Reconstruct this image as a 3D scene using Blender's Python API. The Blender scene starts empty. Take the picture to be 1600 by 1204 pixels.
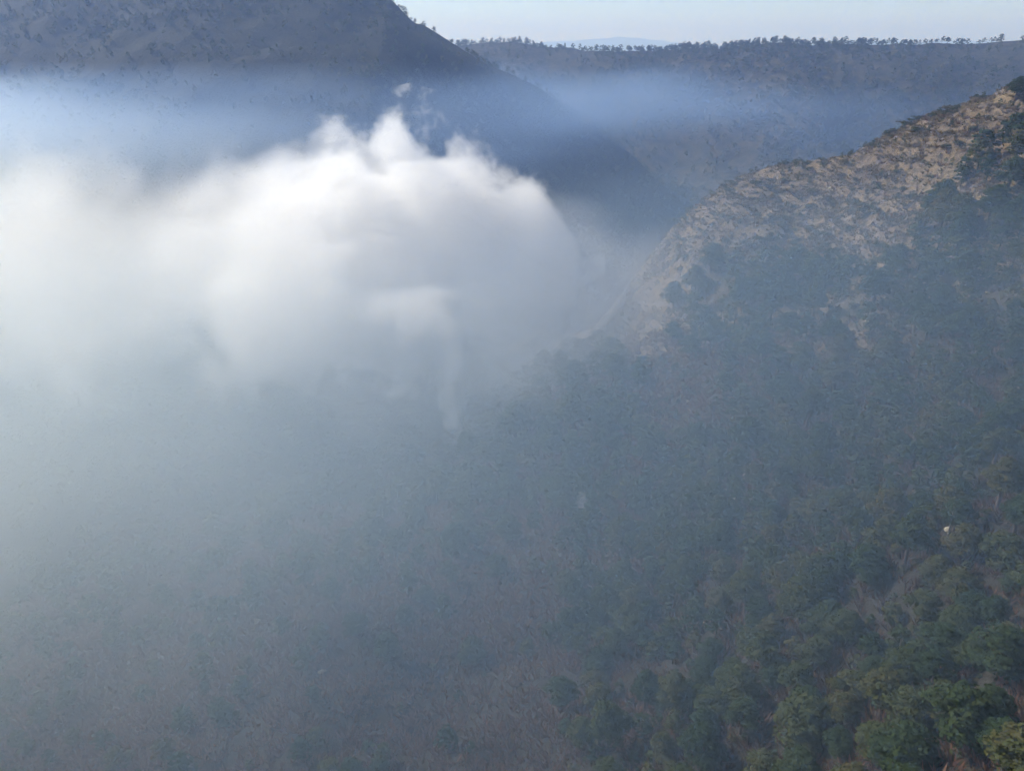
import bpy, math, random
import numpy as np
from mathutils import Vector, Matrix

R = math.radians
random.seed(7)
rng = np.random.default_rng(7)
sc = bpy.context.scene
C = sc.collection

# ------------------------------------------------------------------ camera
CAMZ = 320.0                    # camera height above the datum; all "rel" heights are minus this
F_PX, PITCH = 1209.0, R(24.0)
cam = bpy.data.cameras.new('camera')
cam.sensor_fit = 'HORIZONTAL'; cam.sensor_width = 36.0
cam.lens = 36.0 * F_PX / 1600.0
cam.clip_start = 0.5; cam.clip_end = 30000
co = bpy.data.objects.new('camera', cam); C.objects.link(co)
co.location = (0, 0, CAMZ); co.rotation_euler = (R(90) - PITCH, 0, 0)
sc.camera = co

# ------------------------------------------------------------------ sky, sun, exposure
SUN_AZ, SUN_EL = -62.0, 39.0    # degrees left of the view direction, degrees above the horizon
w = bpy.data.worlds.new('World'); sc.world = w; w.use_nodes = True
nt = w.node_tree
for n in list(nt.nodes): nt.nodes.remove(n)
sky = nt.nodes.new('ShaderNodeTexSky'); sky.sky_type = 'NISHITA'; sky.sun_disc = False
sky.sun_elevation = R(SUN_EL); sky.sun_rotation = R(SUN_AZ)
sky.altitude = 4000; sky.air_density = 1.0; sky.dust_density = 0.1; sky.ozone_density = 0.9
bg = nt.nodes.new('ShaderNodeBackground'); bg.inputs[1].default_value = 0.105
wo = nt.nodes.new('ShaderNodeOutputWorld')
nt.links.new(sky.outputs[0], bg.inputs[0]); nt.links.new(bg.outputs[0], wo.inputs[0])
sd = bpy.data.lights.new('sun', 'SUN'); sd.energy = 5.0; sd.angle = R(0.53); sd.color = (1.0, 0.94, 0.84)
so = bpy.data.objects.new('sun', sd); C.objects.link(so)
to_sun = Vector((math.sin(R(SUN_AZ)) * math.cos(R(SUN_EL)), math.cos(R(SUN_AZ)) * math.cos(R(SUN_EL)), math.sin(R(SUN_EL))))
so.rotation_euler = to_sun.to_track_quat('Z', 'Y').to_euler()
so.location = (0, 0, CAMZ + 300)
sc.view_settings.view_transform = 'Standard'; sc.view_settings.look = 'None'
sc.view_settings.gamma = 1.0; sc.view_settings.exposure = 0.42
sc.view_settings.use_curve_mapping = False
cy = sc.cycles
cy.use_denoising = True
try: cy.denoiser = 'OPENIMAGEDENOISE'
except Exception: pass
cy.max_bounces = 9; cy.diffuse_bounces = 1; cy.glossy_bounces = 1; cy.transmission_bounces = 1
cy.volume_bounces = 9; cy.transparent_max_bounces = 16
cy.volume_step_rate = 2.0; cy.volume_max_steps = 128
cy.use_adaptive_sampling = True; cy.adaptive_threshold = 0.07; cy.adaptive_min_samples = 10

# ------------------------------------------------------------------ helpers
def tag(o, label=None, cat=None, group=None, kind=None):
    if label: o['label'] = label
    if cat: o['category'] = cat
    if group: o['group'] = group
    if kind: o['kind'] = kind
    return o

def mesh_np(name, V, F, smooth=False):
    """V (n,3) floats, F (m,k) ints, all faces of the same size"""
    V = np.ascontiguousarray(V, dtype=np.float32); F = np.ascontiguousarray(F, dtype=np.int32)
    me = bpy.data.meshes.new(name)
    m, k = F.shape
    me.vertices.add(len(V)); me.vertices.foreach_set('co', V.ravel())
    me.loops.add(m * k); me.loops.foreach_set('vertex_index', F.ravel())
    me.polygons.add(m)
    me.polygons.foreach_set('loop_start', np.arange(0, m * k, k, dtype=np.int32))
    me.polygons.foreach_set('loop_total', np.full(m, k, dtype=np.int32))
    if smooth: me.polygons.foreach_set('use_smooth', np.ones(m, dtype=bool))
    me.update(calc_edges=True); me.validate()
    return me

def obj(name, me, mat=None, parent=None):
    o = bpy.data.objects.new(name, me); C.objects.link(o)
    if mat is not None and me is not None and len(me.materials) == 0: me.materials.append(mat)
    if parent is not None: o.parent = parent
    return o

def hash2(ix, iy, seed):
    h = (ix.astype(np.int64) * 374761393 + iy.astype(np.int64) * 668265263 + seed * 974634777) & 0xFFFFFFFF
    h = ((h ^ (h >> 13)) * 1274126177) & 0xFFFFFFFF
    h = h ^ (h >> 16)
    return (h & 0xFFFFFF) / float(0xFFFFFF)

def vnoise(x, y, seed=0):
    x = np.asarray(x, float); y = np.asarray(y, float)
    ix = np.floor(x); iy = np.floor(y); fx = x - ix; fy = y - iy
    fx = fx * fx * fx * (fx * (fx * 6 - 15) + 10); fy = fy * fy * fy * (fy * (fy * 6 - 15) + 10)
    a = hash2(ix, iy, seed); b = hash2(ix + 1, iy, seed); c = hash2(ix, iy + 1, seed); d = hash2(ix + 1, iy + 1, seed)
    return (a + (b - a) * fx) * (1 - fy) + (c + (d - c) * fx) * fy - 0.5

def fbm(x, y, scale, octaves=4, seed=0, gain=0.5):
    s = 0.0; a = 1.0; f = 1.0 / scale
    for i in range(octaves):
        s = s + a * vnoise(x * f + 13.7 * i, y * f - 7.1 * i, seed + i); a *= gain; f *= 2.03
    return s

def sstep(a, b, x):
    t = np.clip((x - a) / (b - a), 0, 1); return t * t * (3 - 2 * t)

def project(x, y, z):
    """world -> photo pixel (1600 wide) and distance"""
    zr = z - CAMZ
    fw = y * math.cos(PITCH) - zr * math.sin(PITCH); up = y * math.sin(PITCH) + zr * math.cos(PITCH)
    fw = np.maximum(fw, 1e-3)
    return 800 + F_PX * x / fw, 602 - F_PX * up / fw, np.sqrt(x * x + y * y + zr * zr)

# ------------------------------------------------------------------ terrain
CTRL = [(-122,131,-159),(-47,101,-122),(0,89,-108),(36,70,-84),(48,52,-63),(-52,139,-126),(0,127,-116),(42,99,-90),(61,72,-65),
 (-44,227,-149),(19,196,-129),(57,147,-97),(79,101,-67),(-27,296,-165),(42,225,-123),(80,170,-93),(94,125,-68),(14,311,-138),
 (49,271,-120),(92,203,-90),(108,149,-66),(61,308,-108),(89,256,-89),(124,177,-62),(76,352,-92),(117,278,-72),(142,211,-55),
 (97,403,-71),(138,338,-59),(167,257,-45),(158,397,-47),(185,365,-29),(210,340,-15),
 (270,440,-35),(320,540,-90),(215,490,-105),(130,490,-135),(45,430,-162),(24,375,-150),(85,450,-112),(48,342,-126),
 (-80,330,-192),(-150,250,-192),(-210,150,-185),(220,200,-38),(260,260,-22),(150,80,-45),(120,10,-55),(50,-20,-68),
 (-60,0,-118),(-170,0,-155),(320,340,-2),(380,200,-5),(-100,460,-228),(-320,320,-226),(120,610,-195),(-60,610,-226),
 (-400,120,-205),(420,520,-70),(250,640,-160)]
CT = np.array(CTRL, float)
def tps(r2): return 0.5 * r2 * np.log(r2 + 1e-9)
def _fit():
    P = CT[:, :2] / 100.0; n = len(P)
    K = tps(((P[:, None] - P[None]) ** 2).sum(-1)) + np.eye(n) * 0.004
    Q = np.c_[np.ones(n), P]
    A = np.block([[K, Q], [Q.T, np.zeros((3, 3))]])
    return np.linalg.solve(A, np.r_[CT[:, 2], np.zeros(3)])
WT = _fit()
def near_h(x, y):
    p = np.stack([x, y], -1) / 100.0; sh = p.shape[:-1]; p = p.reshape(-1, 2)
    out = WT[-3] + p @ WT[-2:]
    for i in range(len(CT)):
        out += WT[i] * tps(((p - CT[i, :2] / 100.0) ** 2).sum(-1))
    return out.reshape(sh)

def components(x, y):
    base = -228 + 10 * fbm(x, y, 260, 3, 3) + 0 * x
    base = np.where(y > 1500, -250 + 8 * fbm(x, y, 900, 3, 4), base)
    n = np.clip(near_h(x, y), -232, 5)
    wgt = 1 - sstep(430, 700, np.hypot(x - 70, (y - 200) * 1.0))
    n = base + (n - base) * wgt
    n = n + wgt * (7.0 * fbm(x, y, 46, 3, 11) + 3.0 * fbm(x, y, 11, 4, 12))
    # rock ledges running along the upper slope
    led = sstep(-95, -60, n) * wgt
    n = n + led * 0.9 * np.sin((n + 2 * fbm(x, y, 30, 3, 15)) * 1.15)
    # mountain on the left: crest falls to the right
    cx = np.interp(x, [-2400, -1200, -700, -430, -260, -112, -40, 20, 80, 160, 320, 900],
                      [60, 150, 165, 140, 95, 36, -2, -32, -76, -150, -225, -260])
    m = cx - 0.52 * np.sqrt((y - 830 - 0.12 * np.maximum(x, -112) + 0.75 * np.minimum(x + 112, 0)) ** 2 + 30 ** 2) + 16 + 26 * fbm(x, y, 170, 4, 21) + 5 * fbm(x, y, 34, 3, 22)
    # long wooded ridge behind
    cl = np.interp(x, [-2500, -900, -200, 60, 350, 700, 1100, 1700, 2600], [1700, 1600, 1480, 1380, 1160, 1010, 900, 800, 700])
    cz = np.interp(x, [-2500, -700, -200, 0, 120, 260, 380, 700, 1100, 2600], [-80, -48, -8, -4, -12, -6, -2, 9, 22, 32]) + 9 * fbm(x, x * 0 + 3.3, 120, 3, 37)
    dy = y - cl
    r = cz - np.where(dy < 0, 0.42, 0.30) * np.sqrt(dy ** 2 + 40 ** 2) + 14 + 15 * fbm(x, y, 150, 4, 31) * sstep(0, 120, np.abs(dy)) + 4 * fbm(x, y, 40, 3, 32)
    gul = np.abs(fbm(x * 1.0, y * 0.35, 130, 3, 35))                                     # gullies down its face
    r = r - 34 * np.clip(0.25 - gul, 0, 1) * sstep(20, 150, -dy)
    return np.stack([base, n, m, r])
def height(x, y):
    c = components(np.asarray(x, float), np.asarray(y, float))
    k = 9.0; mx = c.max(0)
    return CAMZ + mx + np.log(np.exp((c - mx) / k).sum(0)) * k - 0.6 * k

def axis(segs):
    out = [segs[0][0]]
    for a, b, s0, s1 in segs:
        t = a
        while t < b - 1e-6:
            s = s0 + (s1 - s0) * (t - a) / (b - a); t = min(b, t + s); out.append(t)
    return np.array(out)
XS = axis([(-14800, -1600, 700, 60), (-1600, -420, 36, 10), (-420, -150, 8, 3.5), (-150, 330, 2.6, 2.6), (330, 700, 3.5, 10), (700, 1600, 10, 30), (1600, 14800, 60, 700)])
YS = axis([(-900, -40, 70, 12), (-40, 40, 10, 3), (40, 480, 2.6, 2.6), (480, 720, 3.2, 6), (720, 1500, 6, 8), (1500, 2100, 10, 60), (2100, 14800, 70, 700)])
GX, GY = np.meshgrid(XS, YS)
GZ = height(GX, GY)
CMP = components(GX, GY).argmax(0)

# ------------------------------------------------------------------ materials
def new_mat(name):
    m = bpy.data.materials.new(name); m.use_nodes = True
    t = m.node_tree
    for n in list(t.nodes): t.nodes.remove(n)
    out = t.nodes.new('ShaderNodeOutputMaterial')
    return m, t, out
def N(t, kind, **kw):
    n = t.nodes.new(kind)
    for k, v in kw.items(): setattr(n, k, v)
    return n
def ramp(t, stops):
    n = t.nodes.new('ShaderNodeValToRGB'); e = n.color_ramp.elements
    while len(e) < len(stops): e.new(0.5)
    for i, (p, c) in enumerate(stops): e[i].position = p; e[i].color = (*c, 1)
    return n
def noise(t, vec, scale, detail=4, rough=0.55, dist=0.0):
    n = t.nodes.new('ShaderNodeTexNoise'); n.inputs['Scale'].default_value = scale
    n.inputs['Detail'].default_value = detail; n.inputs['Roughness'].default_value = rough; n.inputs['Distortion'].default_value = dist
    if vec is not None: t.links.new(vec, n.inputs['Vector'])
    return n
def mixc(t, fac, a, b, mode='MIX'):
    n = t.nodes.new('ShaderNodeMix'); n.data_type = 'RGBA'; n.blend_type = mode
    for s, v in ((n.inputs[0], fac), (n.inputs[6], a), (n.inputs[7], b)):
        if hasattr(v, 'is_output'): t.links.new(v, s)
        else: s.default_value = v if not isinstance(v, tuple) else (*v, 1)
    return n.outputs[2]
def math_n(t, op, a, b=None, c=None, clamp=False):
    n = t.nodes.new('ShaderNodeMath'); n.operation = op; n.use_clamp = clamp
    for s, v in zip(n.inputs, (a, b, c)):
        if v is None: continue
        if hasattr(v, 'is_output'): t.links.new(v, s)
        else: s.default_value = v
    return n.outputs[0]
def principled(t, out, col, rough=0.9, bump=None, bstr=0.5, bdist=0.3):
    p = t.nodes.new('ShaderNodeBsdfPrincipled'); p.inputs['Roughness'].default_value = rough
    p.inputs['Specular IOR Level'].default_value = 0.15
    if hasattr(col, 'is_output'): t.links.new(col, p.inputs['Base Color'])
    else: p.inputs['Base Color'].default_value = (*col, 1)
    if bump is not None:
        b = t.nodes.new('ShaderNodeBump'); b.inputs['Strength'].default_value = bstr; b.inputs['Distance'].default_value = bdist
        t.links.new(bump, b.inputs['Height']); t.links.new(b.outputs[0], p.inputs['Normal'])
    t.links.new(p.outputs[0], out.inputs['Surface'])
    return p

def mat_ground(name, soil, grass, scrub, scale=1.0, amount=0.5, litter=None):
    m, t, out = new_mat(name)
    g = N(t, 'ShaderNodeNewGeometry'); v = g.outputs['Position']
    a = noise(t, v, 0.035 * scale, 5); b = noise(t, v, 0.45 * scale, 5, 0.65); c = noise(t, v, 1.9 * scale, 4, 0.7)
    r1 = ramp(t, [(0.42, (0, 0, 0)), (0.58, (1, 1, 1))]); t.links.new(a.outputs[0], r1.inputs[0])
    r2 = ramp(t, [(amount - 0.09, (0, 0, 0)), (amount + 0.09, (1, 1, 1))]); t.links.new(b.outputs[0], r2.inputs[0])
    r3 = ramp(t, [(0.3, (0.55, 0.55, 0.55)), (0.7, (1.35, 1.35, 1.35))]); t.links.new(c.outputs[0], r3.inputs[0])
    col = mixc(t, r1.outputs[0], soil, grass)
    col = mixc(t, r2.outputs[0], scrub, col)
    if litter:                                           # needle litter and scorched soil under the wood
        at = N(t, 'ShaderNodeAttribute', attribute_name='litter')
        fac = math_n(t, 'MULTIPLY', at.outputs['Fac'], math_n(t, 'MULTIPLY_ADD', b.outputs[0], 0.8, 0.75), clamp=True)
        col = mixc(t, fac, col, litter)
    col = mixc(t, 1.0, col, r3.outputs[0], 'MULTIPLY')
    hgt = math_n(t, 'ADD', b.outputs[0], math_n(t, 'MULTIPLY', c.outputs[0], 0.4))
    principled(t, out, col, 0.95, hgt, 0.7, 0.9 / scale)
    return m
M_SLOPE = mat_ground('dry_slope_ground', (0.15, 0.112, 0.076), (0.20, 0.155, 0.10), (0.07, 0.057, 0.041), 1.0, 0.47, (0.040, 0.036, 0.027))
M_MOUNT = mat_ground('mountain_ground', (0.024, 0.027, 0.020), (0.031, 0.032, 0.023), (0.021, 0.025, 0.018), 0.25, 0.52)
M_RIDGE = mat_ground('ridge_ground', (0.05, 0.047, 0.033), (0.08, 0.067, 0.045), (0.026, 0.031, 0.021), 0.25, 0.5)
M_PLAIN = mat_ground('plain_ground', (0.13, 0.115, 0.085), (0.16, 0.14, 0.1), (0.07, 0.075, 0.05), 0.02, 0.5)

def mat_foliage(name, stops, obj_random=True):
    m, t, out = new_mat(name)
    at = N(t, 'ShaderNodeAttribute', attribute_name='tone')       # random value per tuft / per tree
    if obj_random:
        oi = N(t, 'ShaderNodeObjectInfo')
        sc_ = N(t, 'ShaderNodeSeparateColor'); t.links.new(oi.outputs['Color'], sc_.inputs[0])
        f = math_n(t, 'ADD', math_n(t, 'MULTIPLY', sc_.outputs[0], 0.72), math_n(t, 'MULTIPLY', at.outputs['Fac'], 0.28))
    else:
        f = at.outputs['Fac']
    r = ramp(t, stops); t.links.new(f, r.inputs[0])
    d = N(t, 'ShaderNodeBsdfDiffuse'); tr = N(t, 'ShaderNodeBsdfTranslucent'); mx = N(t, 'ShaderNodeMixShader')
    t.links.new(r.outputs[0], d.inputs[0]); t.links.new(r.outputs[0], tr.inputs[0]); mx.inputs[0].default_value = 0.3
    t.links.new(d.outputs[0], mx.inputs[1]); t.links.new(tr.outputs[0], mx.inputs[2]); t.links.new(mx.outputs[0], out.inputs['Surface'])
    return m
PINE = [(0.0, (0.026, 0.043, 0.020)), (0.35, (0.042, 0.062, 0.024)), (0.7, (0.068, 0.078, 0.029)), (0.9, (0.098, 0.088, 0.036)), (1.0, (0.11, 0.076, 0.042))]
M_NEEDLE = mat_foliage('pine_needles', PINE)
M_NEEDLE_FAR = mat_foliage('pine_needles_mass', PINE, False)
M_SCRUB = mat_foliage('scorched_scrub', [(0.0, (0.06, 0.045, 0.035)), (0.5, (0.15, 0.082, 0.057)), (0.8, (0.19, 0.11, 0.07)), (1.0, (0.075, 0.075, 0.036))], False)
M_GRASS = mat_foliage('dry_grass', [(0.0, (0.09, 0.078, 0.05)), (0.45, (0.17, 0.135, 0.085)), (1.0, (0.30, 0.24, 0.155))], False)
M_SHRUB = mat_foliage('shrub_leaves', [(0.0, (0.04, 0.052, 0.026)), (0.5, (0.072, 0.078, 0.036)), (1.0, (0.13, 0.10, 0.055))])
def mat_simple(name, a, b, scale, rough=0.9):
    m, t, out = new_mat(name)
    tc = N(t, 'ShaderNodeTexCoord'); n = noise(t, tc.outputs['Object'], scale, 5, 0.6)
    r = ramp(t, [(0.3, a), (0.7, b)]); t.links.new(n.outputs[0], r.inputs[0])
    principled(t, out, r.outputs[0], rough, n.outputs[0], 0.6, 0.1)
    return m
M_BARK = mat_simple('pine_bark', (0.055, 0.042, 0.034), (0.13, 0.095, 0.072), 3.0)
M_DEAD = mat_simple('dead_wood', (0.14, 0.125, 0.11), (0.30, 0.27, 0.235), 3.0)
M_ROCK = mat_simple('pale_rock', (0.24, 0.205, 0.165), (0.42, 0.37, 0.30), 1.2)
M_BOULDER = mat_simple('cream_boulder', (0.28, 0.25, 0.18), (0.42, 0.38, 0.29), 1.0)

# ------------------------------------------------------------------ the ground, one continuous sheet cut into its landforms
ny, nx = GX.shape
VI = np.arange(ny * nx).reshape(ny, nx)
QUAD = np.stack([VI[:-1, :-1], VI[:-1, 1:], VI[1:, 1:], VI[1:, :-1]], -1).reshape(-1, 4)
QC = CMP[:-1, :-1].reshape(-1)
ALLV = np.stack([GX, GY, GZ], -1).reshape(-1, 3)
for k, nm, mat, lab in ((0, 'valley_floor', M_PLAIN, 'hazy valley floor and plain under the smoke'), (1, 'hillside', M_SLOPE, 'dry brown hillside falling from the right into the valley'),
                        (2, 'mountain', M_MOUNT, 'dark mountain flank at upper left with descending skyline'), (3, 'ridge', M_RIDGE, 'long wooded ridge behind the valley smoke')):
    q = QUAD[QC == k]
    used, inv = np.unique(q.ravel(), return_inverse=True)
    o = obj(nm, mesh_np(nm, ALLV[used], inv.reshape(-1, 4), True), mat)
    tag(o, label=lab, kind='structure')
    if k == 1: HILL, HILLV = o, ALLV[used]

# far mountains beyond the plain, almost lost in the air
fx = np.linspace(-7000, 10000, 150); fy = np.linspace(9000, 12000, 24); FX, FY = np.meshgrid(fx, fy)
prof = np.interp(fx, [-7000, -2500, 300, 1350, 2000, 3400, 4600, 5400, 6800, 10000], [150, 180, 250, 330, 270, 245, 280, 290, 255, 210])
prof = prof + 60 * fbm(fx, fx * 0, 500, 4, 51)
FZ = (CAMZ - 262) + np.maximum(0, prof[None, :] - 0.34 * np.abs(FY - 10500)) + 25 * fbm(FX, FY, 500, 3, 52) * (np.abs(FY - 10500) < 1000)
v2 = np.arange(FX.size).reshape(FX.shape)
fm = obj('distant_mountains', mesh_np('distant_mountains', np.stack([FX, FY, FZ], -1).reshape(-1, 3),
     np.stack([v2[:-1, :-1], v2[:-1, 1:], v2[1:, 1:], v2[1:, :-1]], -1).reshape(-1, 4), True), M_MOUNT)
tag(fm, label='faint distant mountains on the pale horizon', kind='structure')

# ------------------------------------------------------------------ plant shapes
def tufts(centres, radii, per, size, rnd, squash=0.75, updir=0.4):
    """little bent needle tufts (triangle pairs) on the shells of clumps; returns V, F(tri), tone"""
    V = []; F = []; T = []
    for (c, r) in zip(centres, radii):
        n = max(4, int(per * r * r)); ctone = rnd.random()
        d = rnd.normal(size=(n, 3)); d /= np.linalg.norm(d, axis=1)[:, None]
        d[:, 2] = np.where(d[:, 2] < -0.3, -d[:, 2] * 0.6, d[:, 2])
        rad = r * (0.62 + 0.45 * rnd.random(n))[:, None]
        p = c + d * rad * np.array([1, 1, squash])
        nrm = d + rnd.normal(size=(n, 3)) * 0.55 + np.array([0, 0, updir]); nrm /= np.linalg.norm(nrm, axis=1)[:, None]
        a = np.cross(nrm, rnd.normal(size=(n, 3))); a /= np.linalg.norm(a, axis=1)[:, None]; b = np.cross(nrm, a)
        s = (size * (0.6 + 0.8 * rnd.random(n)))[:, None]
        q0 = p - a * s; q1 = p + b * s * 0.55 + nrm * s * 0.25; q2 = p + a * s; q3 = p - b * s * 0.55 + nrm * s * 0.25
        i0 = sum(len(x) for x in V)
        V.append(np.stack([q0, q1, q2, q3], 1).reshape(-1, 3))
        k = i0 + 4 * np.arange(n)
        F.append(np.stack([np.stack([k, k + 1, k + 3], 1), np.stack([k + 1, k + 2, k + 3], 1)], 1).reshape(-1, 3))
        T.append(np.repeat(np.clip(ctone * 0.55 + rnd.random(n) * 0.45, 0, 1), 4))
    return np.concatenate(V), np.concatenate(F), np.concatenate(T)

def tube(pts, rad, seg=6):
    V = []; F = []
    pts = [np.array(p, float) for p in pts]
    for i, p in enumerate(pts):
        d = (pts[min(i + 1, len(pts) - 1)] - pts[max(i - 1, 0)]); d /= np.linalg.norm(d)
        a = np.cross(d, [0.3, 1, 0.2]); a /= np.linalg.norm(a); b = np.cross(d, a)
        for k in range(seg):
            t = 2 * math.pi * k / seg; V.append(p + (a * math.cos(t) + b * math.sin(t)) * rad[i])
    for i in range(len(pts) - 1):
        for k in range(seg):
            k2 = (k + 1) % seg; A, B, Cc, D = i * seg + k, i * seg + k2, (i + 1) * seg + k2, (i + 1) * seg + k
            F += [(A, B, Cc), (A, Cc, D)]
    return np.array(V), np.array(F)
def join(parts):
    V = []; F = []; o = 0
    for v, f in parts: V.append(v); F.append(np.asarray(f) + o); o += len(v)
    return np.concatenate(V), np.concatenate(F)
def with_tone(me, tone):
    a = me.attributes.new('tone', 'FLOAT', 'POINT'); a.data.foreach_set('value', np.asarray(tone, np.float32)); return me

def pine_shape(rnd, h, cr, nclump, per, size, bare=0.38, seg=6):
    """(trunk V,F), (crown V,F,tone) for a pine of height h with crown radius cr"""
    lean = rnd.normal(size=2) * 0.03 * h
    top = np.array([lean[0], lean[1], h * 0.93])
    parts = [tube([(0, 0, -1.2), (lean[0] * .3, lean[1] * .3, h * .35), (lean[0] * .7, lean[1] * .7, h * .68), top],
                  [0.026 * h, 0.019 * h, 0.012 * h, 0.004 * h], seg)]
    cs = []; rs = []
    for i in range(nclump):
        f = (i + 0.5) / nclump; z = h * (bare + (1 - bare) * f ** 0.9)
        prof = math.sin(math.pi * min(1, 0.16 + 0.84 * (1 - f) ** 0.72)) ** 0.6 if f < 1 else 0
        prof = max(0.12, (1 - f) ** 0.55 * min(1, 0.55 + 1.6 * f))
        ang = i * 2.4 + rnd.random() * 0.9; rr = cr * prof * (0.45 + 0.45 * rnd.random())
        c = np.array([lean[0] * z / h + math.cos(ang) * rr, lean[1] * z / h + math.sin(ang) * rr, z])
        cs.append(c); rs.append(cr * (0.30 + 0.16 * rnd.random()) * (1.12 - 0.42 * f))
        if seg > 3 and i % 2 == 0:
            s = np.array([lean[0] * .8 * z / h, lean[1] * .8 * z / h, z - 0.25 * rr - 0.3])
            parts.append(tube([s, (s + c) / 2 + [0, 0, .15], c], [0.009 * h, 0.006 * h, 0.002 * h], 4))
    return join(parts), tufts(cs, rs, per, size, rnd)

PV = []
for i in range(7):
    rnd = np.random.default_rng(100 + i)
    h = [10.5, 9.0, 11.5, 8.0, 12.0, 9.5, 7.0][i]; cr = [3.5, 3.6, 3.4, 3.3, 3.1, 4.0, 2.9][i]
    (tv, tf), (cv, cf, ct) = pine_shape(rnd, h, cr, [20, 18, 22, 15, 22, 20, 14][i], 85, 0.27, [0.34, 0.3, 0.42, 0.28, 0.45, 0.3, 0.25][i])
    PV.append((mesh_np('trunk', tv, tf, True), with_tone(mesh_np('crown', cv, cf), ct), h))
    PV[-1][0].materials.append(M_BARK); PV[-1][1].materials.append(M_NEEDLE)
LOW = []
for i in range(5):
    rnd = np.random.default_rng(200 + i)
    (tv, tf), (cv, cf, ct) = pine_shape(rnd, 10.0, 3.4, 13, 16, 0.52, 0.3, 3)
    LOW.append((tv, tf, cv, cf, ct))
SV = []
for i in range(4):
    rnd = np.random.default_rng(300 + i)
    cs = [np.array([rnd.normal() * .45, rnd.normal() * .45, 0.45 + rnd.random() * .5]) for _ in range(6)]
    cv, cf, ct = tufts(cs, [0.55 + .3 * rnd.random() for _ in cs], 70, 0.2, rnd)
    stems = join([tube([(0, 0, -.3), c * .6, c], [.05, .035, .01], 4) for c in cs])
    SV.append((with_tone(mesh_np('foliage', cv, cf), ct), mesh_np('stem', *stems)))
    SV[-1][0].materials.append(M_SHRUB); SV[-1][1].materials.append(M_BARK)

def scatter_mass(name, templates, pos, rot, scl, tone, mat, label, sunk=0.0):
    """one mesh of many small copies; templates: (V, F, tone or None)"""
    Vs = []; Fs = []; Ts = []; off = 0
    pick = rng.integers(0, len(templates), len(pos))
    for k, (tv, tf, tt) in enumerate(templates):
        ix = np.nonzero(pick == k)[0]
        if not len(ix): continue
        c, s = np.cos(rot[ix]), np.sin(rot[ix]); sc3 = scl[ix]
        x = tv[None, :, 0] * sc3[:, None, 0]; y = tv[None, :, 1] * sc3[:, None, 1]; z = tv[None, :, 2] * sc3[:, None, 2]
        X = x * c[:, None] - y * s[:, None] + pos[ix, 0:1]; Y = x * s[:, None] + y * c[:, None] + pos[ix, 1:2]; Z = z + pos[ix, 2:3] - sunk
        Vs.append(np.stack([X, Y, Z], -1).reshape(-1, 3))
        nv = len(tv)
        Fs.append((tf[None] + (off + nv * np.arange(len(ix)))[:, None, None]).reshape(-1, tf.shape[1])); off += nv * len(ix)
        base = tone[ix][:, None] * 0.72 + (0.28 * tt[None] if tt is not None else 0.14)
        Ts.append(np.broadcast_to(base, (len(ix), nv)).ravel())
    me = with_tone(mesh_np(name, np.concatenate(Vs), np.concatenate(Fs)), np.concatenate(Ts))
    o = obj(name, me, mat); tag(o, label=label, kind='stuff')
    return o

# ------------------------------------------------------------------ where the pines stand
def zone_density(u, v, x, y):
    """wanted share of tree cover on the near slope"""
    d = np.zeros_like(u)
    d = np.where((v > 690) & (u > 1000), 0.92, d)
    d = np.where((v > 560) & (v <= 690) & (u > 1130), 0.85, d)
    d = np.where((v > 445) & (v <= 560) & (u > 1080), 0.33, d)
    d = np.where((v > 440) & (v <= 560) & (u > 1380), 0.85, d)
    d = np.where((v > 418) & (v <= 445) & (u > 1090) & (u < 1330), 0.7, d)
    d = np.where((v > 330) & (v <= 440) & (u > 1440 - (v - 300) * .2), 0.6, d)
    d = np.where((v > 230) & (v <= 330) & (u > 1560 - (v - 200) * .7), 0.4, d)
    d = np.where((v > 120) & (v <= 300) & (u > 1250) & (d == 0), 0.0, d)
    d = np.where((v > 590) & (v <= 800) & (u > 540) & (u <= 900), 0.6, d)
    d = np.where((v > 560) & (v <= 830) & (u > 850) & (u <= 1000), 0.45, d)
    d = np.where((v > 830) & (u > 880) & (u <= 1000), 0.3, d)
    d = np.where((v > 800) & (u <= 880) & (d == 0), 0.05, d)
    d = np.where((v > 620) & (u < 540) & (d == 0), 0.45, d)
    return d
hu, hv, hd_ = project(HILLV[:, 0], HILLV[:, 1], HILLV[:, 2])
lit = np.where(hv > 560, 1.25, zone_density(hu, hv, HILLV[:, 0], HILLV[:, 1]) * 0.9)
lit = np.clip(lit + 0.8 * fbm(HILLV[:, 0], HILLV[:, 1], 18, 3, 73) * (lit > 0.05), 0, 1)
la = HILL.data.attributes.new('litter', 'FLOAT', 'POINT'); la.data.foreach_set('value', lit.astype(np.float32))
cx = rng.uniform(-260, 330, 42000); cyy = rng.uniform(35, 470, 42000); cz = height(cx, cyy)
cu, cvv, cd = project(cx, cyy, cz)
cvt = cvv - 6 * F_PX / cd
ok = (cu > -90) & (cu < 1700) & (cvv < 1300) & (cvv > 60) & (cz > CAMZ - 215)
clump = fbm(cx, cyy, 26, 3, 71)
dens = zone_density(cu, cvv, cx, cyy)
ok &= rng.random(len(cx)) < np.clip(dens * (1 + 1.5 * clump), 0, 1)
order = np.nonzero(ok)[0]
FIX = [(1052, 482, 1.5), (1050, 532, 1.25), (700, 700, 1.3), (738, 672, 1.3), (1247, 1172, 1.1), (1585, 158, 1.1), (1195, 478, 1.5), (1265, 462, 1.6)]
kept = []; cell = {}
def far_enough(x, y, r):
    gx, gy = int(x // 8), int(y // 8)
    for i in (-1, 0, 1):
        for j in (-1, 0, 1):
            for (a, b) in cell.get((gx + i, gy + j), ()):
                if (a - x) ** 2 + (b - y) ** 2 < r * r: return False
    return True
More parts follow.
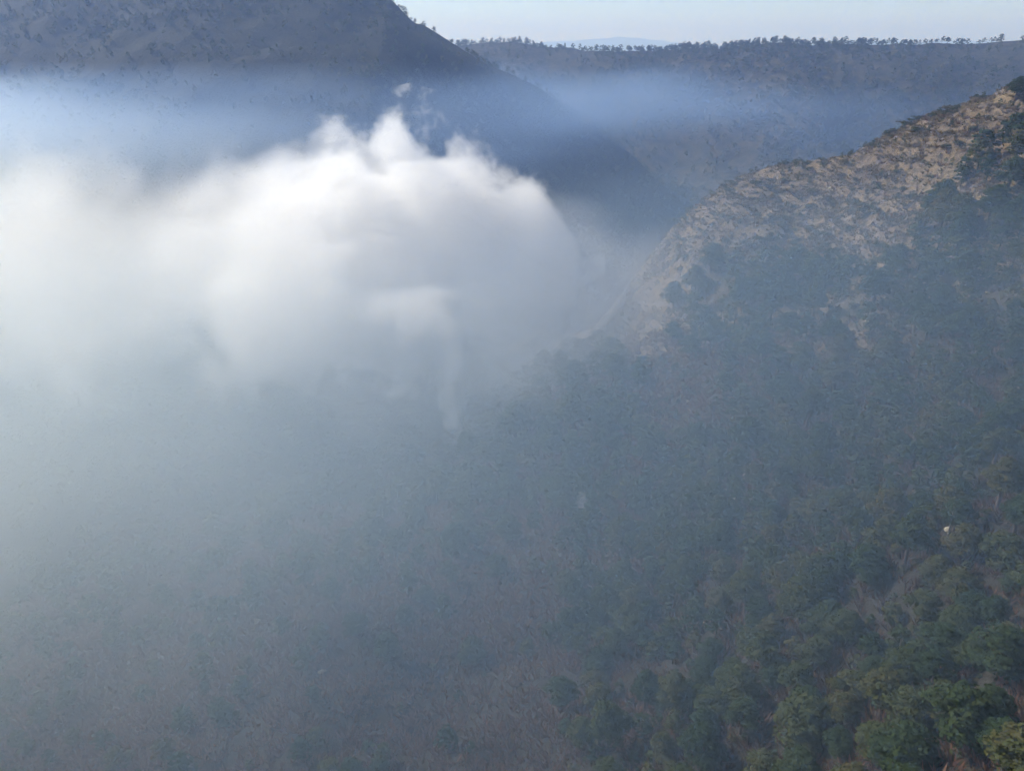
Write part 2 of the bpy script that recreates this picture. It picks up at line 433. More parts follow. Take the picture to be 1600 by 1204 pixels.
for (u, v, s) in FIX:                      # trees that stand out: meet the ground along that line of sight
    dirv = np.array([(u - 800) / F_PX, math.cos(PITCH) + (602 - v) / F_PX * math.sin(PITCH), -math.sin(PITCH) + (602 - v) / F_PX * math.cos(PITCH)])
    dirv /= np.linalg.norm(dirv); tt = np.arange(60, 700, 0.5)
    P = dirv[None] * tt[:, None]; hz = height(P[:, 0], P[:, 1]); hit = np.nonzero(P[:, 2] + CAMZ < hz)[0]
    if len(hit):
        p = P[hit[0]]; kept.append((p[0], p[1], hz[hit[0]], s)); cell.setdefault((int(p[0] // 8), int(p[1] // 8)), []).append((p[0], p[1]))
for i in order:
    x, y = cx[i], cyy[i]; s = float(np.clip(0.74 + 0.15 * rng.normal(), 0.42, 1.1)) * float(1 + 0.7 * sstep(150, 280, y))
    if far_enough(x, y, 1.2 + (3.2 if y < 190 else 4.0) * s):
        kept.append((x, y, cz[i], s)); cell.setdefault((int(x // 8), int(y // 8)), []).append((x, y))
K = np.array(kept)
ku, kv, kd = project(K[:, 0], K[:, 1], K[:, 2] + 5)
inframe = (ku > -20) & (ku < 1640) & (kv > 5) & (kv < 1270)
clear = ku > 520                                     # left of that the smoke hides them
score = np.where(inframe & clear, K[:, 3] / kd, -1)
rank = np.argsort(-score)
single = [i for i in rank[:265] if score[i] > 0]
# the standing-out trees always count as singles
single = list(dict.fromkeys(list(range(len(FIX))) + single))
rest = np.setdiff1d(np.arange(len(K)), single)

def zone(u, v):
    """phrase, group"""
    if v < 330: return 'on the bare upper slope', 'pines on the bare upper slope'
    if v < 560:
        if u > 1380: return ('high' if v < 440 else 'low') + ' in the right edge stand', 'pines along the right edge'
        return 'in the open belt below the bare slope', 'pines in the open belt'
    if u < 900: return ('left of' if u < 700 else 'right of') + ' the smoke column foot', 'pines at the foot of the plume'
    side = 'left' if u < 1080 else 'middle' if u < 1330 else 'right'
    if v < 690: return f'high in the dense wood, {side} part', 'pines high in the dense wood'
    if v < 820: return f'halfway down the dense wood, {side} part', 'pines on the middle slope'
    if v < 990: return f'low in the dense wood, {side} part', 'pines low in the dense wood'
    return f'at the bottom edge wood, {side} part', 'pines at the bottom edge'
ORD = ['first', 'second', 'third', 'fourth', 'fifth', 'sixth', 'seventh', 'eighth', 'ninth', 'tenth', 'eleventh', 'twelfth', 'thirteenth', 'fourteenth', 'fifteenth', 'sixteenth', 'seventeenth', 'eighteenth', 'nineteenth', 'twentieth', 'twenty first', 'twenty second', 'twenty third', 'twenty fourth', 'twenty fifth', 'twenty sixth', 'twenty seventh', 'twenty eighth', 'twenty ninth', 'thirtieth']
def in_order(keys, us, fmt):
    """keys: id -> description; gives each id a text that counts alike ones from the left"""
    by = {}
    for i, k in keys.items(): by.setdefault(k, []).append(i)
    out = {}
    for k, ids in by.items():
        ids.sort(key=lambda i: us[i])
        for n, i in enumerate(ids):
            out[i] = fmt(None if len(ids) == 1 else ('leftmost' if n == 0 else 'rightmost' if n == len(ids) - 1 else ORD[min(n, 29)] + ' from left'), k)
    return out
TONE = {i: float(rng.random()) for i in single}
for i, t_ in zip(range(len(FIX)), (0.1, 0.12, 0.05, 0.1, 0.7, 0.3, 0.3, 0.4)): TONE[i] = t_
def hue(t): return 'dark green' if t < 0.33 else 'mid green' if t < 0.66 else 'yellow green' if t < 0.9 else 'brownish scorched'
def size_word(s): return 'large' if s > 1.15 else 'small' if s < 0.85 else 'medium'
names = in_order({i: (size_word(K[i, 3]), hue(TONE[i]), zone(ku[i], kv[i])[0]) for i in single if i >= len(FIX)}, ku,
                 lambda o, k: (f'{o} of ' if o else '') + f'{k[0]} {k[1]} pine' + ('s ' if o else ' ') + k[2])
FIXN = ['rounded dark green pine alone at the left end of the bare slope', 'smaller dark pine just below the rounded lone pine at the slope end',
        'dark pine standing in front of the rising white smoke', 'dark pine right of the smoke column base', 'full yellow green pine at the bottom edge right of centre',
        'lone pine on the skyline of the bare slope at far right', 'broad pine at the left of the row below the bare slope', 'tall pine in the middle of the row below the bare slope']
for n_, i in enumerate(single):
    x, y, z, s = K[i]
    tm, cm, h = PV[int(rng.integers(0, len(PV)))] if i >= len(FIX) else PV[(1, 3, 2, 0, 5, 0, 1, 2)[i]]
    e = bpy.data.objects.new('pine_tree', None); C.objects.link(e)
    e.location = (x, y, z); e.rotation_euler = (0, 0, float(rng.uniform(0, 6.28))); e.scale = (s * 1.22, s * 1.22, s * float(rng.uniform(0.74, 0.95)))
    e.empty_display_size = 0.5
    obj('trunk', tm, None, e); cr_ = obj('crown', cm, None, e); cr_.color = (TONE[i], 0, 0, 1)
    tag(e, FIXN[i] if i < len(FIX) else names[i], 'pine tree', zone(ku[i], kv[i])[1])

low_t = [(np.concatenate([a[0], a[2]]), np.concatenate([a[1], a[3] + len(a[0])]), np.concatenate([np.zeros(len(a[0])), a[4]])) for a in LOW]
crown_t = []
for i in range(5):
    (tv, tf), (cv, cf, ct) = pine_shape(np.random.default_rng(240 + i), 10.0, 3.4, 8, 3.2, 1.25, 0.16, 3)
    crown_t.append((cv, cf, ct))
Kr = K[rest]
scatter_mass('pine_woodland', low_t, Kr[:, :3], rng.uniform(0, 6.28, len(Kr)), Kr[:, 3:4] * np.array([[1.22, 1.22, .84]]), rng.random(len(Kr)), M_NEEDLE_FAR,
             'mass of smaller pines half lost in smoke between the nearer trees')

# woods on the far ridge and the mountain
def wood(name, n, xr, yr, comp, cover, label, smin, smax, patch):
    x = rng.uniform(*xr, n); y = rng.uniform(*yr, n)
    c = components(x, y); k = (c.argmax(0) == comp) & (rng.random(n) < np.clip(cover + 1.8 * fbm(x, y, patch, 3, 81), 0.22, 1))
    x, y = x[k], y[k]; z = height(x, y); u, v, d = project(x, y, z)
    k = (u > -40) & (u < 1640) & (v > -60); x, y, z = x[k], y[k], z[k]
    s = rng.uniform(smin, smax, len(x))
    return scatter_mass(name, crown_t, np.stack([x, y, z], -1), rng.uniform(0, 6.28, len(x)), np.stack([s * 1.15, s * 1.15, s * rng.uniform(.55, .95, len(x))], -1), rng.random(len(x)), M_NEEDLE_FAR, label)
wood('ridge_woodland', 20000, (-150, 1000), (700, 1500), 3, 0.75, 'dark wood covering the long ridge behind the valley', 0.6, 1.2, 120)
wood('mountain_woodland', 15000, (-800, 260), (520, 1150), 2, 0.8, 'scrubby wood on the dark mountain flank at upper left', 0.35, 0.75, 90)

# taller trees standing out on the ridge skyline, one by one
def skyline(u):
    best = None
    xs = []; 
    r = (u - 800) / F_PX
    y = np.linspace(700, 1550, 400); x = r * y * math.cos(PITCH) * 1.0
    for _ in range(3):
        z = height(x, y) - CAMZ; x = r * (y * math.cos(PITCH) - z * math.sin(PITCH))
    el = z / np.hypot(x, y); j = int(el.argmax())
    return x[j], y[j] - 4, z[j] + CAMZ
SKY = [(985, 'left of the pair of clumps'), (1002, ''), (1012, ''), (1020, ''), (1045, ''), (1098, ''), (1125, ''), (1165, ''), (1190, ''), (1205, ''), (1222, ''), (1236, ''), (1250, ''), (1262, ''), (1275, ''), (1283, ''), (1340, ''), (1378, ''), (1392, ''), (1412, ''), (1420, ''), (1460, ''), (1478, ''), (1500, ''), (1555, '')]
for k_, (u, _) in enumerate(SKY):
    x, y, z = skyline(u)
    tm, cm, h = PV[k_ % 7]; s = 0.45 + 0.4 * random.random()
    e = bpy.data.objects.new('ridge_pine', None); C.objects.link(e); e.location = (x, y, z - .4); e.scale = (s * 1.5, s * 1.5, s); e.rotation_euler = (0, 0, k_ * 1.7)
    obj('trunk', tm, None, e); obj('crown', cm, None, e).color = (.1 + .3 * (k_ % 3) / 2, 0, 0, 1)
    tag(e, f'{ORD[k_]} tall pine from the left silhouetted on the far ridge skyline', 'pine tree', 'pines on the ridge skyline')

# ------------------------------------------------------------------ bare trees
def dead_tree(rnd, h):
    parts = [tube([(0, 0, -.6), (rnd.normal() * .1, rnd.normal() * .1, h * .5), (rnd.normal() * .25, rnd.normal() * .25, h)], [.17, .11, .03], 6)]
    for i in range(11):
        z = h * (0.35 + 0.055 * i); a = rnd.random() * 6.28; L = (1.0 - i * .05) * h * .16
        p0 = np.array([0, 0, z]); p1 = p0 + [math.cos(a) * L * .6, math.sin(a) * L * .6, L * .2]; p2 = p0 + [math.cos(a + .2) * L, math.sin(a + .2) * L, L * .55]
        parts.append(tube([p0, p1, p2], [.05, .035, .012], 4))
    return parts
def ground_hit(u, v):
    dirv = np.array([(u - 800) / F_PX, math.cos(PITCH) + (602 - v) / F_PX * math.sin(PITCH), -math.sin(PITCH) + (602 - v) / F_PX * math.cos(PITCH)])
    dirv /= np.linalg.norm(dirv); tt = np.arange(60, 900, 0.5)
    P = dirv[None] * tt[:, None]; hz = height(P[:, 0], P[:, 1]); hit = np.nonzero(P[:, 2] + CAMZ < hz)[0]
    p = P[hit[0]] if len(hit) else P[300]
    return float(p[0]), float(p[1]), float(height(p[0:1], p[1:2])[0])
DT = [(1356, 312, 13, 'tall thin bare trunk standing on the bare brown slope'), (1330, 345, 6, 'short bare snag downhill of the tall bare trunk'), (1519, 250, 8, 'grey bare snag near the right end of the bare slope'),
      (1246, 975, 7, 'pale forked dead tree in a gap of the lower wood'), (1480, 840, 6, 'pale dead tree in the dark wood at right'), (1110, 365, 5, 'small bare snag at the left of the bare slope'),
      (1420, 250, 6, 'bare snag in the middle of the bare slope'), (1005, 1020, 5, 'charred snag in the scorched scrub at bottom centre')]
for u, v, h, lab in DT:
    rnd = np.random.default_rng(int(u)); pr = dead_tree(rnd, h); x, y, z = ground_hit(u, v)
    e = bpy.data.objects.new('dead_tree', None); C.objects.link(e); e.location = (x, y, z)
    obj('trunk', mesh_np('trunk', *pr[0], True), M_DEAD, e); obj('branches', mesh_np('branches', *join(pr[1:])), M_DEAD, e)
    tag(e, lab, 'dead tree', 'dead trees on the slope')

# ------------------------------------------------------------------ shrubs on the bare slope
sx = rng.uniform(40, 300, 5000); sy = rng.uniform(200, 430, 5000); sz = height(sx, sy); su, sv, sdd = project(sx, sy, sz)
k = (su > 1040) & (su < 1590) & (sv > 130) & (sv < 540) & (zone_density(su, sv, sx, sy) < 0.4) & (rng.random(5000) < np.clip(0.6 + 1.4 * fbm(sx, sy, 22, 3, 91), 0, 1))
ids = []; 
for i in np.nonzero(k)[0]:
    if far_enough(sx[i], sy[i], 3.0): ids.append(i); cell.setdefault((int(sx[i] // 8), int(sy[i] // 8)), []).append((sx[i], sy[i]))
ids = ids[:280]
SS = {i: float(rng.uniform(.8, 2.3)) for i in ids}; ST = {i: float(rng.random()) for i in ids}
def shrub_key(i):
    a = 'left' if su[i] < 1220 else 'middle' if su[i] < 1420 else 'right'
    b = 'near the crest' if sv[i] < 240 + (1600 - su[i]) * .12 else 'lower down' if sv[i] > 340 else 'halfway up'
    return ('large' if SS[i] > 1.75 else 'small' if SS[i] < 1.25 else 'medium', 'dark' if ST[i] < .5 else 'brownish', f'{b} on the {a} bare slope')
snames = in_order({i: shrub_key(i) for i in ids}, su, lambda o, k: (f'{o} of ' if o else '') + f'{k[0]} {k[1]} shrub' + ('s ' if o else ' ') + k[2])
for i in ids:
    fm_, st = SV[int(rng.integers(0, 4))]; s = SS[i]
    e = bpy.data.objects.new('shrub', None); C.objects.link(e); e.location = (sx[i], sy[i], sz[i]); e.scale = (s, s, s * .85); e.rotation_euler = (0, 0, float(rng.uniform(0, 6.28)))
    obj('foliage', fm_, None, e).color = (ST[i], 0, 0, 1); obj('stem', st, None, e)
    tag(e, snames[i], 'shrub', 'shrubs on the bare slope')

# ------------------------------------------------------------------ ground cover
def spread(n, xr, yr, want, patch, seed, clumpy=2.2):
    x = rng.uniform(*xr, n); y = rng.uniform(*yr, n); z = height(x, y); u, v, d = project(x, y, z)
    k = (u > -60) & (u < 1660) & (v > 60) & (v < 1290) & (rng.random(n) < np.clip(want(u, v) * (1 + clumpy * fbm(x, y, patch, 3, seed)), 0, 1)) & (z > CAMZ - 215)
    return np.stack([x, y, z], -1)[k]
rt = np.random.default_rng(5)
def tuft_tmpl(n, h, wdt, thick=.09):
    V = []; F = []
    for i in range(n):
        a = rt.random() * 6.28; b = rt.random() * 6.28; r = wdt * rt.random() * .5; L = h * (.6 + .6 * rt.random())
        p = np.array([math.cos(a) * r, math.sin(a) * r, -.1]); d = np.array([math.cos(a) * .5 + rt.normal() * .2, math.sin(a) * .5 + rt.normal() * .2, 1.0]) * L
        s = np.array([math.cos(b), math.sin(b), 0]) * wdt * thick
        k = len(V); V += [p - s, p + s, p + d + s * .3 + [math.cos(a) * .1, math.sin(a) * .1, 0]]; F.append((k, k + 1, k + 2))
    return np.array(V), np.array(F), rt.random(len(V))
scr = [tuft_tmpl(15, 1.0, 1.6) for _ in range(5)]
gra = [tuft_tmpl(9, .6, 1.1, .2) for _ in range(4)]
p = spread(115000, (-200, 200), (35, 380), lambda u, v: np.where(v > 520, np.where(u < 1080, 0.8, 0.75), 0.06), 30, 95, 0.7)
s = rng.uniform(.6, 1.5, len(p))
scatter_mass('scorched_scrub', scr, p, rng.uniform(0, 6.28, len(p)), np.stack([s, s, s * rng.uniform(.7, 1.3, len(p))], -1), np.clip(0.5 + 0.9 * fbm(p[:, 0], p[:, 1], 24, 3, 97) + 0.25 * rng.normal(size=len(p)), 0, 1), M_SCRUB,
             'brown scorched scrub covering the lower slope')
p = spread(9000, (-60, 220), (35, 330), lambda u, v: np.where((v > 560) & (u > 900), 0.75, np.where((v > 440) & (u > 1080), 0.35, 0.05)), 14, 99, 1.2)
p = np.concatenate([p, spread(9000, (40, 320), (200, 450), lambda u, v: np.where((v < 545) & (v > 100), 0.13, 0.0), 16, 94, 2.4)])
s = rng.uniform(.10, .30, len(p))
scatter_mass('understory', crown_t, p, rng.uniform(0, 6.28, len(p)), np.stack([s * 1.3, s * 1.3, s], -1), rng.random(len(p)), M_NEEDLE_FAR, 'low green and brown bushes between the pines', 0.15)
p = spread(90000, (20, 330), (150, 450), lambda u, v: np.where(v < 540, 0.5, 0.15), 12, 96)
s = rng.uniform(.6, 2.0, len(p))
scatter_mass('dry_grass', gra, p, rng.uniform(0, 6.28, len(p)), np.stack([s, s, s], -1), rng.random(len(p)), M_GRASS, 'straw coloured dry grass tufts on the bare slope')
def rock_tmpl():
    V = np.array([(1, 0, 0), (-1, 0, 0), (0, 1, 0), (0, -1, 0), (0, 0, 1), (0, 0, -1), (.7, .7, .3), (-.7, .7, -.1), (.7, -.7, .2), (-.7, -.7, .4)], float) * (0.8 + .4 * rt.random((10, 1)))
    import bmesh
    bm = bmesh.new(); [bm.verts.new(v) for v in V]; bmesh.ops.convex_hull(bm, input=bm.verts[:]); bmesh.ops.triangulate(bm, faces=bm.faces[:])
    bm.verts.index_update(); vs = np.array([v.co[:] for v in bm.verts]); fs = np.array([[v.index for v in f.verts] for f in bm.faces]); bm.free()
    return vs, fs, rt.random(len(vs))
rks = [rock_tmpl() for _ in range(5)]
p = spread(26000, (20, 330), (120, 450), lambda u, v: np.where(v < 470, 0.5, 0.1), 10, 98)
s = 0.16 + 0.5 * rng.random(len(p)) ** 3
scatter_mass('loose_rocks', rks, p, rng.uniform(0, 6.28, len(p)), np.stack([s * 1.3, s, s * .7], -1), rng.random(len(p)), M_ROCK, 'pale loose rocks strewn over the bare slope')
for u, v, s, lab in ((1010, 1092, 1.0, 'cream boulder in a gap between pines at bottom centre right'), (503, 1050, 0.9, 'pale rock outcrop in the scorched scrub at lower left'), (1297, 297, 1.1, 'whitish rock on the bare slope left of the tall bare trunk'),
                     (1480, 832, .8, 'small pale rock in the dark wood at right'), (1160, 795, .45, 'tiny pale stone in the middle wood')):
    x, y, z = ground_hit(u, v); vs, fs, _ = rock_tmpl()
    o = obj('boulder', mesh_np('boulder', vs * np.array([1.2, .9, .75]) * s, fs), M_BOULDER); o.location = (x, y, z + .25 * s); o.rotation_euler = (0, 0, u)
    tag(o, lab, 'rock', 'pale boulders')

# ------------------------------------------------------------------ air and smoke
def vol_mat(name, color, aniso, step=1.0, keep=0.3):
    m, t, out = new_mat(name)
    pv = t.nodes.new('ShaderNodeVolumePrincipled')
    pv.inputs['Color'].default_value = (*color, 1); pv.inputs['Anisotropy'].default_value = aniso
    pv.inputs['Absorption Color'].default_value = (keep, keep, keep, 1)      # how much of what is not scattered passes on
    t.links.new(pv.outputs[0], out.inputs['Volume'])
    m.cycles.volume_step_rate = step
    return m, t, pv
def closed_box(name, lo, hi):
    V = [(x, y, z) for z in (lo[2], hi[2]) for y in (lo[1], hi[1]) for x in (lo[0], hi[0])]
    return mesh_np(name, np.array(V), np.array([(0, 2, 3, 1), (4, 5, 7, 6), (0, 1, 5, 4), (2, 6, 7, 3), (0, 4, 6, 2), (1, 3, 7, 5)]))
HAZE_D = 0.00033
hm, ht, hp = vol_mat('haze_air', (0.38, 0.56, 1.0), 0.2, 1.0, 0.65); hp.inputs['Density'].default_value = HAZE_D
hm.cycles.homogeneous_volume = True
hz = obj('haze', closed_box('haze', (-15000, -1200, float(GZ.min()) - 1.5), (15000, 15000, CAMZ + 216)), hm)
tag(hz, label='thin pale blue haze filling the air', kind='stuff')

def ellipsoid(name, c, r, amp, seed, nu=48, nv=24, power=1.0):
    V = [];
    for j in range(nv + 1):
        th = math.pi * j / nv
        for i in range(nu):
            ph = 2 * math.pi * i / nu
            V.append((math.sin(th) * math.cos(ph), math.sin(th) * math.sin(ph), math.cos(th)))
    V = np.array(V); n = 1 + amp * fbm(V[:, 0] * 3 + V[:, 2] * 2, V[:, 1] * 3 + 5, 1.0, 3, seed)[:, None]
    Vw = V * n * np.array(r) + np.array(c) + np.array([0, 0, CAMZ])
    Vw[:nu] = Vw[:nu].mean(0); Vw[-nu:] = Vw[-nu:].mean(0)
    F = [(j * nu + i, (j + 1) * nu + i, (j + 1) * nu + (i + 1) % nu, j * nu + (i + 1) % nu) for j in range(nv) for i in range(nu)]
    me = mesh_np(name, Vw, np.array(F))
    import bmesh
    bm = bmesh.new(); bm.from_mesh(me); bmesh.ops.remove_doubles(bm, verts=bm.verts[:], dist=1e-3); bmesh.ops.recalc_face_normals(bm, faces=bm.faces[:]); bm.to_mesh(me); bm.free()
    return me
def smoke_ellipsoid(name, label, c, r, dens, color, aniso, nscale, stretch, namp, lo, hi, step, detail=3, rough=0.55):
    """density fades from the middle of an ellipsoid to its rim, broken up by noise"""
    m, t, pv = vol_mat(name, color, aniso, step)
    g = N(t, 'ShaderNodeNewGeometry')
    mp = N(t, 'ShaderNodeVectorMath', operation='SUBTRACT'); t.links.new(g.outputs['Position'], mp.inputs[0]); mp.inputs[1].default_value = (c[0], c[1], c[2] + CAMZ)
    dv = N(t, 'ShaderNodeVectorMath', operation='DIVIDE'); t.links.new(mp.outputs[0], dv.inputs[0]); dv.inputs[1].default_value = r
    ln = N(t, 'ShaderNodeVectorMath', operation='LENGTH'); t.links.new(dv.outputs[0], ln.inputs[0])
    st = N(t, 'ShaderNodeVectorMath', operation='MULTIPLY'); t.links.new(mp.outputs[0], st.inputs[0]); st.inputs[1].default_value = stretch
    n = noise(t, st.outputs[0], nscale, detail, rough)
    f = math_n(t, 'SUBTRACT', 1.0, ln.outputs['Value'])
    f = math_n(t, 'ADD', f, math_n(t, 'MULTIPLY', math_n(t, 'SUBTRACT', n.outputs[0], 0.5), namp))
    mr = N(t, 'ShaderNodeMapRange', interpolation_type='SMOOTHSTEP'); t.links.new(f, mr.inputs[0])
    mr.inputs[1].default_value = lo; mr.inputs[2].default_value = hi; mr.inputs[3].default_value = 0; mr.inputs[4].default_value = dens
    t.links.new(mr.outputs[0], pv.inputs['Density'])
    o = obj(name, ellipsoid(name, c, r, 0.10, 7), m); tag(o, label=label, kind='stuff')
    return o
# flat sheet of old smoke lying just under the camera's height
smoke_ellipsoid('smoke_layer', 'flat bluish smoke layer lying across the valley', (-400, 740, -52), (960, 490, 40), 0.0046, (0.37, 0.58, 1.0), 0.45, 0.006, (1, 1.6, 3.5), 1.1, 0.0, 0.9, 0.6, 1)
smoke_ellipsoid('valley_smoke', 'grey smoke pooled in the valley right of the plume', (-12, 374, -124), (152, 128, 60), 0.0064, (0.93, 0.96, 1.0), 0.5, 0.02, (1, 1, 2), 0.6, 0.0, 0.4, 0.6, 1)
smoke_ellipsoid('smoke_veil', 'thin drifting smoke veil over the lower left slope', (-265, 215, -112), (290, 215, 90), 0.0037, (0.90, 0.98, 0.94), 0.35, 0.012, (1, 1, 1.6), 0.7, -0.05, 0.6, 0.6, 1)
smoke_ellipsoid('smoke_drift', 'faint blue smoke drifting over the wooded lower slope', (50, 132, -74), (240, 138, 62), 0.0042, (0.58, 0.78, 1.0), 0.6, 0.012, (1, 1, 1.6), 0.6, -0.05, 0.5, 0.6, 1)

smoke_ellipsoid('smoke_bank', 'soft white bank of smoke spread over the left of the valley', (-420, 580, -78), (330, 260, 60), 0.0042, (0.80, 0.93, 1.0), 0.45, 0.006, (1, 1, 2.2), 0.6, 0.0, 0.6, 0.6, 1)

# the plume: a billowing body that drifts left from a rising column
PX = np.array([-760, -520, -300, -200, -130, -60, -15, 14, 34], float)
PYC = np.array([470, 440, 405, 395, 390, 390, 392, 390, 390], float)
PZC = np.array([-96, -106, -116, -112, -104, -94, -96, -103, -108], float)
PRY = np.array([150, 130, 105, 86, 74, 62, 50, 36, 8], float)
PRZ = np.array([70, 74, 72, 62, 54, 58, 50, 40, 9], float)
pm, pt, pp = vol_mat('plume_smoke', (0.99, 0.995, 0.997), 0.4, 0.04, 1.0)
g = N(pt, 'ShaderNodeNewGeometry'); sep = N(pt, 'ShaderNodeSeparateXYZ')
wn = noise(pt, g.outputs['Position'], 0.014, 1, 0.5)
off = N(pt, 'ShaderNodeVectorMath', operation='SUBTRACT'); pt.links.new(wn.outputs['Color'], off.inputs[0]); off.inputs[1].default_value = (.5, .5, .5)
offs = N(pt, 'ShaderNodeVectorMath', operation='SCALE'); pt.links.new(off.outputs[0], offs.inputs[0]); offs.inputs['Scale'].default_value = 46
wp = N(pt, 'ShaderNodeVectorMath', operation='ADD'); pt.links.new(g.outputs['Position'], wp.inputs[0]); pt.links.new(offs.outputs[0], wp.inputs[1])
pt.links.new(wp.outputs[0], sep.inputs[0])
def curve_of(t, src, xs, ys):
    lo, hi = float(ys.min()), float(ys.max())
    if hi - lo < 1e-6: hi = lo + 1
    a = N(t, 'ShaderNodeMapRange'); t.links.new(src, a.inputs[0]); a.inputs[1].default_value = xs[0]; a.inputs[2].default_value = xs[-1]
    fc = N(t, 'ShaderNodeFloatCurve'); cu = fc.mapping.curves[0]
    pts = [((x - xs[0]) / (xs[-1] - xs[0]), (y - lo) / (hi - lo)) for x, y in zip(xs, ys)]
    cu.points[0].location = pts[0]; cu.points[1].location = pts[-1]
    for q in pts[1:-1]: cu.points.new(*q)
    fc.mapping.use_clip = False; fc.mapping.update(); t.links.new(a.outputs[0], fc.inputs['Value'])
    b = N(t, 'ShaderNodeMapRange'); t.links.new(fc.outputs[0], b.inputs[0]); b.inputs[3].default_value = lo; b.inputs[4].default_value = hi
    return b.outputs[0]
X = sep.outputs[0]
yc = curve_of(pt, X, PX, PYC); zc = curve_of(pt, X, PX, PZC + CAMZ); ry = curve_of(pt, X, PX, PRY); rz_ = curve_of(pt, X, PX, PRZ)
TILT = 0.75                                             # the body leans back, away from the fire front
dz_ = math_n(pt, 'SUBTRACT', sep.outputs[2], zc)
dyn = math_n(pt, 'DIVIDE', math_n(pt, 'SUBTRACT', math_n(pt, 'SUBTRACT', sep.outputs[1], yc), math_n(pt, 'MULTIPLY', dz_, TILT)), ry); dzn = math_n(pt, 'DIVIDE', dz_, rz_)
rad = math_n(pt, 'SQRT', math_n(pt, 'ADD', math_n(pt, 'MULTIPLY', dyn, dyn), math_n(pt, 'MULTIPLY', dzn, dzn)))
n1 = noise(pt, g.outputs['Position'], 0.03, 5, 0.68)
bl = noise(pt, wp.outputs[0], 0.021, 1, 0.45)                # rounded billows with creases between them
right = N(pt, 'ShaderNodeMapRange', interpolation_type='SMOOTHSTEP'); pt.links.new(X, right.inputs[0]); right.inputs[1].default_value = -190; right.inputs[2].default_value = -70
fld = math_n(pt, 'ADD', math_n(pt, 'SUBTRACT', 0.78, rad), math_n(pt, 'MULTIPLY', math_n(pt, 'SUBTRACT', n1.outputs[0], 0.5), math_n(pt, 'MULTIPLY_ADD', right.outputs[0], 0.8, 1.0)))
fld = math_n(pt, 'ADD', fld, math_n(pt, 'MULTIPLY', math_n(pt, 'ABSOLUTE', math_n(pt, 'SUBTRACT', bl.outputs[0], 0.5)), 1.2))
mr = N(pt, 'ShaderNodeMapRange', interpolation_type='SMOOTHSTEP'); pt.links.new(fld, mr.inputs[0])
mr.inputs[1].default_value = 0.0; mr.inputs[4].default_value = 0.033
pt.links.new(math_n(pt, 'MULTIPLY_ADD', right.outputs[0], -0.46, 0.62), mr.inputs[2])      # crisp at the young end, soft where it has spread
# thinner underneath, where it is only drifting
low = N(pt, 'ShaderNodeMapRange', interpolation_type='SMOOTHSTEP'); pt.links.new(dzn, low.inputs[0]); low.inputs[1].default_value = -1.0; low.inputs[2].default_value = 0.1; low.inputs[3].default_value = 1.0; low.inputs[4].default_value = 1.0
pt.links.new(math_n(pt, 'MULTIPLY', math_n(pt, 'MULTIPLY', mr.outputs[0], low.outputs[0]), math_n(pt, 'MULTIPLY_ADD', right.outputs[0], 1.15, 0.55)), pp.inputs['Density'])
def tube_hull(name, xs, yc, zc, ry, rz, k, seg=28, sub=40):
    x = np.linspace(xs[0], xs[-1] + 14, sub); V = []; F = []
    for i, xx in enumerate(x):
        a, b, c, d = (np.interp(xx, xs, q) for q in (yc, zc, ry, rz)); 
        for s in range(seg):
            t = 2 * math.pi * s / seg; wob = k + 0.12 * float(vnoise(np.array([xx / 40.0]), np.array([s * .8]), 5)[0])
            V.append((xx, a + math.cos(t) * (c * wob + 9) + 0.75 * math.sin(t) * (d * wob + 7), CAMZ + b + math.sin(t) * (d * wob + 7)))
    for i in range(sub - 1):
        for s in range(seg):
            s2 = (s + 1) % seg; F.append((i * seg + s, i * seg + s2, (i + 1) * seg + s2, (i + 1) * seg + s))
    import bmesh
    me = mesh_np(name, np.array(V), np.array(F)); bm = bmesh.new(); bm.from_mesh(me)
    bmesh.ops.holes_fill(bm, edges=[e for e in bm.edges if e.is_boundary], sides=0); bmesh.ops.recalc_face_normals(bm, faces=bm.faces[:]); bm.to_mesh(me); bm.free()
    return me
po = obj('smoke_plume', tube_hull('smoke_plume', PX, PYC, PZC, PRY, PRZ, 1.2), pm)
tag(po, label='dense white billowing smoke plume drifting left from the fire', kind='stuff')
# the column that feeds it: narrow at the fire, opening and leaning back as it rises
bx_, by_, bz_ = ground_hit(708, 712)
CH, CLEAN, CW = 56.0, (-0.10, 0.62), (4.0, 0.30)          # height, lean, radius at the foot and its growth
cm_, ct_, cp_ = vol_mat('column_smoke', (1.0, 0.97, 0.90), 0.45, 0.25, 1.0)
g2 = N(ct_, 'ShaderNodeNewGeometry'); rel = N(ct_, 'ShaderNodeVectorMath', operation='SUBTRACT'); ct_.links.new(g2.outputs['Position'], rel.inputs[0]); rel.inputs[1].default_value = (bx_, by_, bz_)
sp2 = N(ct_, 'ShaderNodeSeparateXYZ'); ct_.links.new(rel.outputs[0], sp2.inputs[0]); zz = sp2.outputs[2]
ax_ = math_n(ct_, 'SUBTRACT', sp2.outputs[0], math_n(ct_, 'MULTIPLY', zz, CLEAN[0])); ay_ = math_n(ct_, 'SUBTRACT', sp2.outputs[1], math_n(ct_, 'MULTIPLY', zz, CLEAN[1]))
rr_ = math_n(ct_, 'MULTIPLY_ADD', zz, CW[1], CW[0])
q_ = math_n(ct_, 'DIVIDE', math_n(ct_, 'SQRT', math_n(ct_, 'ADD', math_n(ct_, 'MULTIPLY', ax_, ax_), math_n(ct_, 'MULTIPLY', ay_, ay_))), rr_)
st2 = N(ct_, 'ShaderNodeVectorMath', operation='MULTIPLY'); ct_.links.new(rel.outputs[0], st2.inputs[0]); st2.inputs[1].default_value = (1, 1, .35)
n2 = noise(ct_, st2.outputs[0], 0.13, 4, 0.6, 0.4)
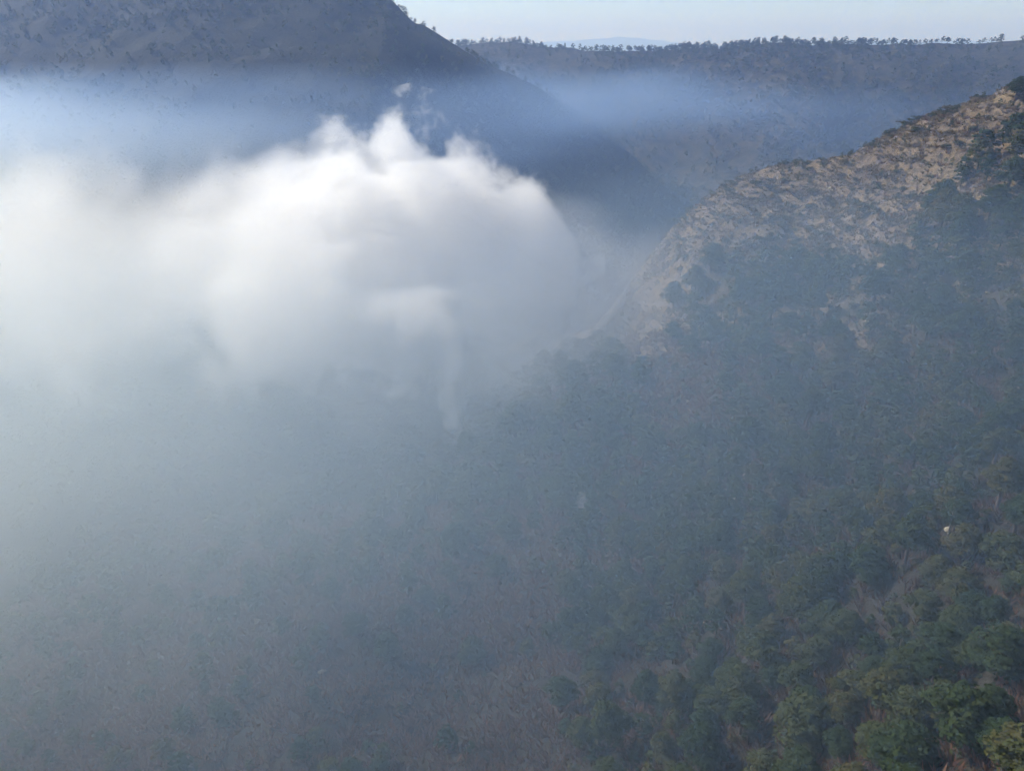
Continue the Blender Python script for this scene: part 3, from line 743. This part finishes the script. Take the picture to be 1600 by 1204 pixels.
f2 = math_n(ct_, 'ADD', math_n(ct_, 'SUBTRACT', 0.55, q_), math_n(ct_, 'MULTIPLY', math_n(ct_, 'SUBTRACT', n2.outputs[0], 0.5), 2.8))
m2 = N(ct_, 'ShaderNodeMapRange', interpolation_type='SMOOTHSTEP'); ct_.links.new(f2, m2.inputs[0]); m2.inputs[1].default_value = 0.0; m2.inputs[2].default_value = 0.6
fall = N(ct_, 'ShaderNodeMapRange'); ct_.links.new(zz, fall.inputs[0]); fall.inputs[1].default_value = 0; fall.inputs[2].default_value = CH; fall.inputs[3].default_value = 0.30; fall.inputs[4].default_value = 0.0
ct_.links.new(math_n(ct_, 'MULTIPLY', m2.outputs[0], fall.outputs[0]), cp_.inputs['Density'])
cv_ = []; cf_ = []
for i in range(13):
    z_ = -1 + (CH + 1) * i / 12
    for k in range(20):
        a = 6.2832 * k / 20; r_ = (CW[0] + CW[1] * max(z_, 0)) * (1.35 + .2 * math.sin(3 * a + i)); cv_.append((bx_ + CLEAN[0] * z_ + math.cos(a) * r_, by_ + CLEAN[1] * z_ + math.sin(a) * r_, bz_ + z_))
for i in range(12):
    for k in range(20): k2 = (k + 1) % 20; cf_.append((i * 20 + k, i * 20 + k2, i * 20 + 20 + k2, i * 20 + 20 + k))
cme = mesh_np('smoke_column', np.array(cv_), np.array(cf_))
import bmesh
bm = bmesh.new(); bm.from_mesh(cme); bmesh.ops.holes_fill(bm, edges=[e for e in bm.edges if e.is_boundary], sides=0); bmesh.ops.recalc_face_normals(bm, faces=bm.faces[:]); bm.to_mesh(cme); bm.free()
tag(obj('smoke_column', cme, cm_), label='thin yellowish smoke column rising from the fire', kind='stuff')
fx_, fy_, fz_ = ground_hit(908, 800)
smoke_ellipsoid('smoke_puff', 'small white smoke puff rising from the slope right of centre', (fx_, fy_, fz_ - CAMZ + 3), (2.6, 2.6, 5), 0.12, (0.97, 0.97, 0.97), 0.3, 0.4, (1, 1, .6), 0.9, 0.05, 0.6, 1.0, 3)
